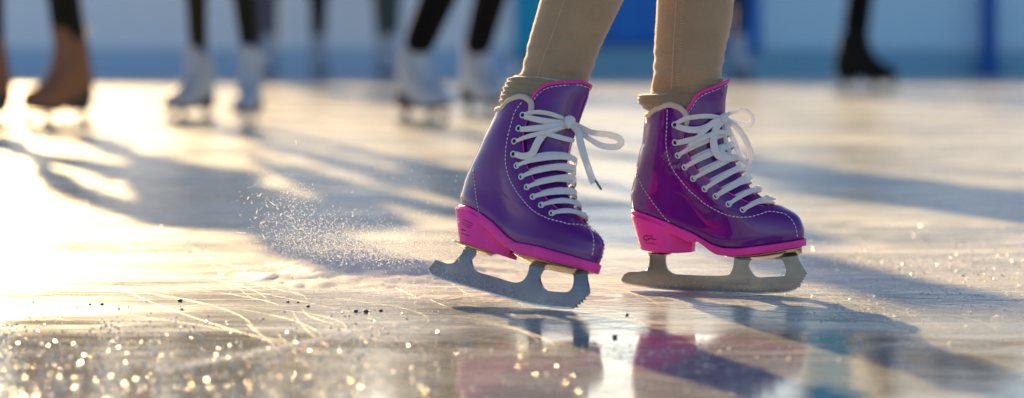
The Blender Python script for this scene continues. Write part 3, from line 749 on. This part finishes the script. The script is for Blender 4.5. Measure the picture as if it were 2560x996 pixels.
# B: white skates, dark trousers
b1 = bg_skate(478, 312, 232, M_WHB, 'white skate toe turned left, under the dark trousers', GW, 1.05)
b2 = bg_skate(622, 322, 262, M_WHB, 'white skate pointing at the camera, under the brown trouser leg', GW, 1.05)
Y = 8.0
person([b1, b2], [at(488, -80, Y), at(600, -80, Y)], at(545, -352, Y), 'skater in brownish dark trousers and white skates', M_OLV, M_JA[4], r=(.032, .040, .05, .08), sc=.95)
# B2 / C / D / H / I far skaters
def far(px, py, gap, yaw, label, mleg, mco, lab_sk, sc=1.0, r=(.045, .055, .065, .085)):
    P = ice_at(px, py); Yf = P.y; s_ = F/Yf
    a = bg_skate(px-gap/2, py, yaw, M_WHB, lab_sk[0], GW, 1.15*sc); b = bg_skate(px+gap/2, py+3, yaw+15, M_WHB, lab_sk[1], GW, 1.15*sc)
    person([a, b], [at(px-gap/2, HY-.23*s_*sc, Yf)+Vector((0, -.03, 0)), at(px+gap/2, HY-.23*s_*sc, Yf)+Vector((0, -.03, 0))], (P.x, P.y, .86*sc), label, mleg, mco, r, sc)
far(655, 205, 40, 250, 'far skater in lavender grey trousers, behind the brown trouser leg', M_LAV, M_JA[1], ('far white skate, left one under lavender grey trousers', 'far white skate, right one under lavender grey trousers'))
far(797, 200, 12, 275, 'far skater in black trousers with legs together', M_DK, M_JA[2], ('far white skate, left one of the pair held together', 'far white skate, right one of the pair held together'), r=(.036, .042, .05, .08))
far(968, 205, 26, 265, 'far skater in grey green trousers', M_GRN, M_JA[3], ('far white skate, left one under grey green trousers', 'far white skate, right one under grey green trousers'))
far(1848, 203, 14, 280, 'far skater in navy trousers, half hidden by the beige right leg', M_NVY, M_JA[3], ('far white skate, left one under navy trousers', 'far white skate, right one under navy trousers'))
# E: white skates, black trousers, centre left
e1 = bg_skate(1055, 318, -48, M_WHB, 'white skate toe turned right, under the slanting black trouser leg', GW, 1.2)
e2 = bg_skate(1205, 300, -55, M_WHB, 'white skate just behind the purple skate, under black trousers', GW, 1.2)
Y = 7.8
person([e1, e2], [at(1118, -60, 7.7), at(1245, -80, 8.2)], at(1170, -352, 8.0), 'skater in black trousers with one leg slanting, white skates', M_DK, M_JA[2], r=(.052, .06, .068, .09))
# G: black skate at right, other leg raised behind
g1 = bg_skate(2160, 240, -14, M_BKB, 'black skate gliding alone at the right, blade on the ice', 'black skates', 1.4, sole=M_BKB)
g2 = bg_skate(2060, -150, -14, M_BKB, 'black skate lifted behind the gliding leg, above the picture', 'black skates', 1.15, tilt=60, Y=11.9, sole=M_BKB)
Y = 11.56
person([g1, g2], [at(2158, -60, Y), at(2140, -40, 11.8)], at(2155, -225, Y), 'skater in black gliding on one leg at the right', M_DK, M_JA[2], r=(.072, .068, .075, .10), lean=(.2, 0))

# ---------------------------------------------------------------- wall, banner, post
YW = 16.6; sw = F/YW
def wx(px): return (px-1280)/F*YW
M_WL = mat('pale_blue_board', (.82, .88, .98), .5, var=.05); M_WR = mat('mid_blue_board', (.46, .72, .92), .5, var=.05)
M_KL = mat('kick_blue', (.40, .57, .80), .5); M_KR = mat('kick_teal', (.18, .42, .60), .5)
M_BAN = mat('deep_blue_cloth', (.0, .17, .62), .6); M_CYA = mat('cyan_cloth', (.0, .42, .66), .6); M_POST = mat('blue_post', (.0, .09, .38), .5)
wall = empty('rink_wall', (0, YW, 0)); tag(wall, 'long pale blue rink boards closing off the far side of the ice', 'rink wall', kind='thing')
TOPW = .78
edges = [-14, -11.5, -9, -6.5, -4, -1.6, wx(1290), 2.4, 4.8, 7.2, 9.6, 12, 14.5]
for i in range(len(edges)-1):
    a, b = edges[i], edges[i+1]; mid = (a+b)/2
    m = M_WL if mid < .0 else M_WR; k = M_KL if mid < 0 else M_KR
    mb = MB(); mb.box((a+.004, 0, .190), (b-.004, .08, TOPW)); mb.build('board_panel', m, wall, smooth=False)
    mb = MB(); mb.box((a+.002, -.003, 0), (b-.002, .075, .1885)); mb.build('kick_strip', k, wall, smooth=False)
mb = MB(); mb.box((-14, -.03, TOPW+.003), (14.5, .11, TOPW+.05)); mb.build('cap_rail', M_WL, wall, smooth=False)
def cloth(x0, x1, z0, z1, y, m, name, label, cat):
    mb = MB(); rows = []
    for i in range(9):
        z = z0+(z1-z0)*i/8
        rows.append([Vector((x0+(x1-x0)*j/20, y-.012*math.sin(j*1.1+i*.2)-.01, z)) for j in range(21)])
    mb.grid(rows); o = mb.build(name, m); mod(o, 'SOLIDIFY', thickness=.004); return tag(o, label, cat)
cloth(wx(1372), wx(1660), .20, TOPW+.03, YW-.045, M_BAN, 'banner', 'deep blue banner hung on the rink boards between the beige legs', 'banner')
cloth(wx(1288), wx(1368), .10, TOPW+.03, YW-.045, M_CYA, 'banner', 'cyan banner hung on the rink boards left of the deep blue one', 'banner')
cloth(wx(1780), wx(1900), .16, TOPW+.03, YW-.045, M_BAN, 'banner', 'narrow deep blue banner behind the navy trousers', 'banner')
mb = MB(); P = [Vector((wx(2461), YW-.16, z)) for z in (0, .06, .07, 1.5, 1.56)]; mb.tube(P, [.09, .09, .055, .055, .03], 16)
tag(mb.build('padded_post', M_POST), 'round deep blue padded post in front of the rink boards at the right', 'post')
fl = empty('flag', (wx(2135), YW+.6, 0)); tag(fl, 'tall cyan feather flag behind the rink boards, mirrored in the near ice', 'flag')
mb = MB(); mb.tube([Vector((-.26, 0, 0)), Vector((-.26, 0, 4.6))], .018, 10); mb.build('pole', mat('pole_grey', (.3, .3, .32), .4), fl)
mb = MB(); mb.grid([[Vector((-.25+.52*j/10, .02*math.sin(j*.9+i*.4), 1.7+2.8*i/12)) for j in range(11)] for i in range(13)]); o = mb.build('flag_cloth', M_CYA, fl); mod(o, 'SOLIDIFY', thickness=.004)

# ---------------------------------------------------------------- wood beyond the rink, out of view, added to darken the sky mirrored in the ice
rt = random.Random(4); V, Fc = [], []; TV = MB()
for i in range(84):
    px = -1500+i*66+rt.uniform(-25, 25); D = rt.uniform(58, 76)
    if 1330 < px < 1990: continue
    hgt = D*rt.uniform(.115, .165); x0 = (px-1280)/F*D; wd = rt.uniform(1.1, 2.1)
    TV.tube([Vector((x0, D, -.1)), Vector((x0+.1, D, hgt*.4)), Vector((x0, D, hgt*.85))], [.22, .15, .04], 7)
    for b in range(6):
        a = rt.uniform(0, 6.28); z0 = hgt*rt.uniform(.25, .7); TV.tube([Vector((x0, D, z0)), Vector((x0+math.cos(a)*wd*.6, D+math.sin(a)*wd*.6, z0+hgt*.2))], [.08, .02], 5)
    for c in range(420):
        a = rt.uniform(0, 6.28); zz = rt.random(); rr = wd*math.sin(math.pi*(.12+.8*zz))**.6*rt.uniform(.3, 1.05)
        p = Vector((x0+math.cos(a)*rr, D+math.sin(a)*rr, hgt*(.12+.88*zz))); q = Euler((rt.uniform(0, 6), rt.uniform(0, 6), 0)).to_matrix(); e = rt.uniform(.12, .34); k = len(V)
        V += [p+q @ Vector((-e, 0, 0)), p+q @ Vector((0, -e*.6, 0)), p+q @ Vector((e, 0, 0)), p+q @ Vector((0, e*.6, 0))]; Fc.append((k, k+1, k+2, k+3))
k = len(V); V += TV.v; Fc += [tuple(i+k for i in f) for f in TV.f]
tag(new_obj('unseen_wood', V, Fc, mat('autumn_leaves', (.21, .12, .04), .8, trans=.35, var=.3), smooth=False), 'brown autumn wood out of view beyond the rink boards, added to darken the sky mirrored in the near ice', 'wood', kind='stuff')

# ---------------------------------------------------------------- ice
def ice_material():
    m = bpy.data.materials.new('ice'); m.use_nodes = True; nt = m.node_tree; N = nt.nodes; L = nt.links; p = N['Principled BSDF']
    geo = N.new('ShaderNodeNewGeometry'); pos = geo.outputs['Position']
    def mp(rot=0, sc=(1, 1, 1)):
        v = N.new('ShaderNodeMapping'); v.inputs['Rotation'].default_value = (0, 0, R(rot)); v.inputs['Scale'].default_value = sc; L.new(pos, v.inputs['Vector']); return v.outputs[0]
    def noise(v, s, d=2, r=.5, dist=0):
        n = N.new('ShaderNodeTexNoise'); n.inputs['Scale'].default_value = s; n.inputs['Detail'].default_value = d; n.inputs['Roughness'].default_value = r; n.inputs['Distortion'].default_value = dist; L.new(v, n.inputs['Vector']); return n.outputs['Fac']
    def rg(x, a, b, c=0, d=1):
        n = N.new('ShaderNodeMapRange'); n.inputs['From Min'].default_value = a; n.inputs['From Max'].default_value = b; n.inputs['To Min'].default_value = c; n.inputs['To Max'].default_value = d; L.new(x, n.inputs['Value']); return n.outputs[0]
    def mt(op, a, b):
        n = N.new('ShaderNodeMath'); n.operation = op
        for i, q in enumerate((a, b)):
            if isinstance(q, (int, float)): n.inputs[i].default_value = q
            else: L.new(q, n.inputs[i])
        return n.outputs[0]
    sep = N.new('ShaderNodeSeparateXYZ'); L.new(pos, sep.inputs[0]); yy = sep.outputs['Y']; xx = sep.outputs['X']
    # blade scratches: thin ridged-noise lines in several directions
    scr = None
    for rot, sx, sy, seed in ((14, .9, 16, 0), (-22, .8, 20, 3), (38, 1.0, 17, 7), (-50, 1.1, 15, 11), (75, 1.2, 14, 15), (3, .6, 30, 19)):
        v = N.new('ShaderNodeMapping'); v.inputs['Rotation'].default_value = (0, 0, R(rot)); v.inputs['Scale'].default_value = (sx, sy, 1); v.inputs['Location'].default_value = (seed, seed*2, 0); L.new(pos, v.inputs['Vector'])
        n = noise(v.outputs[0], 1.0, 1.2, .5, .25)
        a = mt('ABSOLUTE', mt('SUBTRACT', n, .5), 0); ln = rg(a, .006, .022, 1, 0)
        msk = rg(noise(mp(rot+20, (1, 1, 1)), 3.3+seed*.1, 3), .50, .60)
        q = mt('MULTIPLY', ln, msk); scr = q if scr is None else mt('MAXIMUM', scr, q)
    # frost patches and speckle
    fr = rg(noise(mp(5, (1, 2.2, 1)), 1.4, 6, .62), .40, .66)
    near = rg(mt('ADD', yy, mt('MULTIPLY', mt('SUBTRACT', noise(mp(12, (2.2, 6, 1)), 1.0, 5, .6), .5), 1.1)), 2.35, 2.95)          # the strip by the lens has been flooded smooth, beyond it the ice is cut up
    gr = noise(mp(0, (1, 1, 1)), 420, 3, .7); spk = rg(gr, .60, .70)
    vor = N.new('ShaderNodeTexVoronoi'); vor.inputs['Scale'].default_value = 60; L.new(mp(0, (1, 1, 1)), vor.inputs['Vector'])
    dots = mt('MULTIPLY', rg(vor.outputs['Distance'], .10, .20, 1, 0), rg(noise(mp(0, (1, 1, 1)), 7, 3), .5, .62))
    frost = mt('MULTIPLY', rg(near, 0, 1, .10, 1), rg(fr, 0, 1, .35, 1))
    scr = mt('MULTIPLY', scr, rg(near, 0, 1, .3, 1))
    white = mt('MINIMUM', mt('ADD', mt('MULTIPLY', frost, .75), mt('ADD', mt('MULTIPLY', scr, .7), mt('ADD', mt('MULTIPLY', dots, .4), mt('MULTIPLY', spk, rg(near, 0, 1, .03, .4))))), 1.0)
    cr = N.new('ShaderNodeMix'); cr.data_type = 'RGBA'; cr.inputs['A'].default_value = (.22, .235, .22, 1); cr.inputs['B'].default_value = (.74, .745, .70, 1); L.new(white, cr.inputs['Factor'])
    L.new(cr.outputs['Result'], p.inputs['Base Color'])
    rough = mt('ADD', mt('MULTIPLY', frost, .34), mt('ADD', mt('MULTIPLY', scr, .12), .04)); L.new(rough, p.inputs['Roughness'])
    p.inputs['IOR'].default_value = 1.33
    L.new(rg(frost, 0, .8, .75, .028), p.inputs['Specular IOR Level'])
    hgt = mt('ADD', mt('MULTIPLY', gr, rg(near, 0, 1, .05, 1)), mt('MULTIPLY', noise(mp(6, (1, 1.6, 1)), 38, 5, .65), rg(near, 0, 1, .05, 3)))
    hgt = mt('SUBTRACT', hgt, mt('MULTIPLY', scr, .15))
    b = N.new('ShaderNodeBump'); b.inputs['Strength'].default_value = .5; b.inputs['Distance'].default_value = .0006; L.new(hgt, b.inputs['Height']); L.new(b.outputs[0], p.inputs['Normal'])
    return m
ice = new_obj('ice', [(-16, -6, 0), (16, -6, 0), (16, YW+.2, 0), (-16, YW+.2, 0)], [(0, 1, 2, 3)], ice_material(), smooth=False); tag(ice, kind='structure')
gm = mat('snowy_ground', (.7, .72, .75), .8, var=.1)
g = new_obj('ground', [(-600, -600, -.004), (600, -600, -.004), (600, 900, -.004), (-600, 900, -.004)], [(0, 1, 2, 3)], gm, smooth=False); tag(g, kind='structure')

# ---------------------------------------------------------------- snow, spray, grit
OCT = [(1,0,0),(-1,0,0),(0,1,0),(0,-1,0),(0,0,1),(0,0,-1)]; OF = [(0,2,4),(2,1,4),(1,3,4),(3,0,4),(2,0,5),(1,2,5),(3,1,5),(0,3,5)]
def grains(name, pts, m, label=None, flat=1.0):
    V, Fc = [], []
    for p, r in pts:
        q = Euler((random.uniform(0, 6), random.uniform(0, 6), random.uniform(0, 6))).to_matrix(); k = len(V)
        sx, sy, sz = random.uniform(.6, 1.3), random.uniform(.6, 1.3), random.uniform(.5, 1.1)*flat
        for v in OCT: V.append(Vector(p)+(q @ Vector((v[0]*sx*r, v[1]*sy*r, v[2]*sz*r))))
        Fc += [tuple(i+k for i in f) for f in OF]
    o = new_obj(name, V, Fc, m, smooth=False); tag(o, label, 'snow', kind='stuff'); return o
pts = []
def plume(n, fx, fy, sx, sy, y0=2.62, y1=3.02, r=(.00035, .0009)):
    for _ in range(n):
        a, b = random.gauss(fx, sx), random.gauss(fy, sy)
        if b > 700 or a > 1150 or a < 520: continue
        Y = random.uniform(y0, y1); P = at(a, b, Y)
        if P.z > .002: pts.append((P, random.uniform(*r)**1))
plume(200, 738, 492, 24, 26); plume(340, 745, 545, 55, 34); plume(1500, 840, 590, 85, 28); plume(2800, 950, 624, 110, 20); plume(900, 1030, 615, 70, 22)
plume(300, 720, 600, 40, 30); plume(120, 1080, 560, 60, 50, r=(.0004, .0009)); plume(60, 900, 430, 160, 60, r=(.0004, .0008)); plume(90, 660, 520, 40, 45, r=(.0005, .001))
grains('ice_spray', pts, M_SNOW, 'plume of white ice spray thrown up behind the tipped skate')
mb = MB()
for a, b, dx, dy in [(665,512,5,8),(675,505,12,10),(690,520,8,4),(635,548,8,-5),(650,560,14,-6),(640,535,4,-9),(655,585,8,16),(590,581,20,4),(605,583,10,1),(618,500,5,-8),(648,492,6,-8),(700,540,6,-6),(738,350,4,14),(915,365,3,5),(1160,500,3,8),(1270,470,4,6)]:
    P, Q = at(a, b, 2.85), at(a+dx, b+dy, 2.85); mb.tube([P, P.lerp(Q, .5)+Vector((0, 0, .0006)), Q], [.0003, .0007, .0003], 6)
tag(mb.build('ice_shavings', M_SNOW), 'curled white shavings of ice flying at the tip of the spray', 'snow', kind='stuff')
# powder lying on the ice behind and under the tipped skate
def on_ice(px, py): return ice_at(px, py)
def bank(name, cx, cy, rx, ry, h, seed, label):
    rs = random.Random(seed); V, Fc = [], []; nx, ny = 90, 50; from mathutils import noise as nz
    for j in range(ny+1):
        for i in range(nx+1):
            u, v = i/nx*2-1, j/ny*2-1; x, y = cx+u*rx, cy+v*ry
            e = max(0, 1-(u*u+v*v)); n1 = nz.fractal(Vector((x*14+seed, y*22, 0)), 1, 2, 5); n2 = nz.noise(Vector((x*300, y*300, seed)))
            z = h*e**.8*(.55+.75*n1)+.0007*n2*min(1, e*3)-h*.55*(1-e)*(.6+1.6*abs(nz.noise(Vector((x*38, y*60, 4)))))-h*.22*abs(nz.noise(Vector((x*120, y*90, 8))))
            V.append(Vector((x, y, z if e > 0 else -.003)))
    for j in range(ny):
        for i in range(nx): a = j*(nx+1)+i; Fc.append((a, a+1, a+nx+2, a+nx+1))
    o = new_obj(name, V, Fc, M_SNOW); tag(o, label, 'snow', kind='stuff'); return o
c = on_ice(990, 672); bank('snow_powder', c.x-.02, c.y-.05, .26, .28, .010, 3, 'low drift of scraped powder snow behind the tipped blade')
c = on_ice(2185, 792); bank('snow_powder', c.x, c.y, .045, .035, .0035, 9, 'small crumbled heap of snow right of the gliding blade')
c = on_ice(1330, 760); bank('snow_powder', c.x-.02, c.y+.07, .17, .05, .004, 12, 'thin line of powder snow beside the tipped blade')
pts = []
for _ in range(1500):
    a, b = random.gauss(960, 200), abs(random.gauss(0, 45))+655; P = ice_at(a, min(b, 800)); pts.append((P+Vector((0, 0, random.uniform(.0, .006))), random.uniform(.0004, .0012)))
for _ in range(1100):   # loose crumbs to the right
    a, b = random.uniform(1950, 2560), 640+abs(random.gauss(0, 90)); P = ice_at(a, min(b, 990)); pts.append((P, random.choice([.0005, .0008, .0011, .0022])*random.uniform(.8, 1.5)))
for _ in range(900):
    t = random.random(); P = ice_at(2010+t*420, 660+random.gauss(0, 5)); pts.append((P, random.uniform(.0005, .0016)))
for _ in range(260): P = ice_at(random.gauss(2185, 45), random.gauss(793, 9)); pts.append((P, random.uniform(.0005, .0014)))
for _ in range(1800):   # the curved cut across the near ice
    t = random.random(); P = ice_at(1010-620*t, 812+118*t**1.05+random.gauss(0, 2+3*t)); pts.append((P, random.uniform(.0005, .0016)))
for _ in range(900): P = ice_at(random.uniform(0, 1300), random.uniform(700, 800)); pts.append((P, random.uniform(.0003, .0007)))
grains('snow_crumbs', pts, M_SNOW, 'loose crumbs and ridges of snow scattered over the ice')
pts = []
for _ in range(3600):
    a = random.uniform(-20, 1100); b = 775+25*math.sin(a/90)+235*random.random()**.6
    a = a if random.random() < .45 else a*random.random(); pts.append((ice_at(a, b)+Vector((0, 0, .0006)), .0004+.0016*random.random()**1.8))
for _ in range(400): pts.append((ice_at(random.uniform(1000, 2000), random.uniform(860, 1010))+Vector((0, 0, .0006)), random.uniform(.0006, .0013)))
for _ in range(400): pts.append((ice_at(random.uniform(0, 560), random.uniform(430, 640))+Vector((0, 0, .001)), random.uniform(.001, .002)))
for _ in range(240): pts.append((ice_at(random.uniform(1950, 2560), random.uniform(560, 700))+Vector((0, 0, .001)), random.uniform(.001, .002)))
grains('ice_crystals', pts, M_CRYS, 'clear ice crystals glinting against the low sun')
# frosty grooves left by blades, real curved cuts with a thin frosted lip
mb = MB(); rg_ = random.Random(21)
for i in range(620):
    a, b = rg_.uniform(-50, 2600), rg_.choice([rg_.uniform(590, 770), rg_.uniform(640, 780), rg_.uniform(640, 1000)])
    P0 = ice_at(a, b); ang = rg_.gauss(0, .5)+(.0 if rg_.random() < .6 else rg_.choice([-1, 1])*rg_.uniform(.5, 1.5)); cur = rg_.gauss(0, 2.2); ln = rg_.uniform(.08, .7); n = 18; w = rg_.choice([.0002, .0003, .0004, .0005]); x, y = P0.x, P0.y; L_, R_, T_ = [], [], []
    for k in range(n+1):
        t = Vector((math.cos(ang), math.sin(ang), 0)); nn = Vector((-t.y, t.x, 0)); ww = w*math.sin(math.pi*(k+.3)/(n+.6))**.5*rg_.uniform(.35, 1.2)
        c_ = Vector((x, y, 0)); L_.append(c_+nn*ww); T_.append(c_+Vector((0, 0, .00015+ww*.14))); R_.append(c_-nn*ww); x += t.x*ln/n; y += t.y*ln/n; ang += cur*ln/n
    mb.grid([[l+Vector((0, 0, -.0002)), m_, r_+Vector((0, 0, -.0002))] for l, m_, r_ in zip(L_, T_, R_)])
tag(mb.build('blade_scratches', M_SNOW), 'fine frosty curved scratches cut into the ice by blades', 'scratches', kind='stuff')
GR = [(225,763,.0014,'tiny dark grain of grit, left one of the close pair nearest the left edge'),(255,763,.0018,'dark grain of grit, right one of the close pair nearest the left edge'),(450,755,.0024,'dark grain of grit alone on the gold lit ice at left'),
 (720,757,.0016,'dark grain of grit just below the spray, leftmost of three'),(745,758,.0012,'tiny dark grain of grit just below the spray, middle of three'),(770,768,.0018,'dark grain of grit just below the spray, lowest of three'),
 (890,781,.0022,'dark grain of grit left of the snow drift, leftmost of the row of three'),(915,782,.0026,'largest dark grain of grit, middle of the row of three'),(952,779,.0020,'dark grain of grit, rightmost of the row of three'),
 (1567,789,.0017,'dark grain of grit on the pale mirror between the two skates'),(1537,845,.0024,'blue black grain of grit in front of the two skates, nearest the camera'),(83,757,.0012,'tiny dark grain of grit in the sun glare near the left edge')]
for px, py, r, lab in GR:
    V = []; rs = random.Random(px)
    rows = []
    for i in range(7):
        th = math.pi*i/6; rows.append([Vector((math.sin(th)*math.cos(a)*r*rs.uniform(.85, 1.2)*1.2, math.sin(th)*math.sin(a)*r*rs.uniform(.85, 1.2), math.cos(th)*r*.75)) for a in [2*math.pi*k/9 for k in range(9)]])
    mb = MB(); mb.grid(rows, closed=True); o = mb.build('grit_grain', M_GRIT); o.location = ice_at(px, py)+Vector((0, 0, r*.6)); tag(o, lab, 'grit', 'dark grit grains on the ice')

# ---------------------------------------------------------------- light, sky, camera
AZ, EL = -16, 16
w = bpy.data.worlds.new('World'); S.world = w; w.use_nodes = True; nt = w.node_tree
sky = nt.nodes.new('ShaderNodeTexSky'); sky.sky_type = 'NISHITA'; sky.sun_disc = False; sky.sun_elevation = R(EL); sky.sun_rotation = R(AZ)
sky.air_density = 1.0; sky.dust_density = .8; sky.ozone_density = 2
bg = nt.nodes['Background']; nt.links.new(sky.outputs[0], bg.inputs['Color']); bg.inputs['Strength'].default_value = .066
ld = bpy.data.lights.new('sun', 'SUN'); ld.energy = 5; ld.angle = R(.6); ld.color = (1, .68, .32); lo = bpy.data.objects.new('sun', ld); COL.objects.link(lo)
d = Vector((math.sin(R(AZ))*math.cos(R(EL)), math.cos(R(AZ))*math.cos(R(EL)), math.sin(R(EL)))); lo.rotation_euler = d.to_track_quat('Z', 'Y').to_euler(); lo.location = d*20
cd = bpy.data.cameras.new('camera'); co = bpy.data.objects.new('camera', cd); COL.objects.link(co); S.camera = co
co.location = CAM; co.rotation_euler = (R(90), 0, 0); cd.lens = 85; cd.sensor_width = 36; cd.sensor_fit = 'HORIZONTAL'; cd.shift_y = -(498-HY)/2560
cd.clip_start = .05; cd.clip_end = 3000
cd.dof.use_dof = True; cd.dof.focus_distance = 2.82; cd.dof.aperture_fstop = 3.0
S.view_settings.view_transform = 'Standard'; S.view_settings.look = 'None'; S.view_settings.exposure = 1.45; S.view_settings.gamma = 1
S.render.engine = 'CYCLES'; S.cycles.use_denoising = True; S.cycles.sample_clamp_indirect = 6; S.cycles.sample_clamp_direct = 0; S.cycles.max_bounces = 8
S.cycles.caustics_reflective = False; S.cycles.caustics_refractive = False
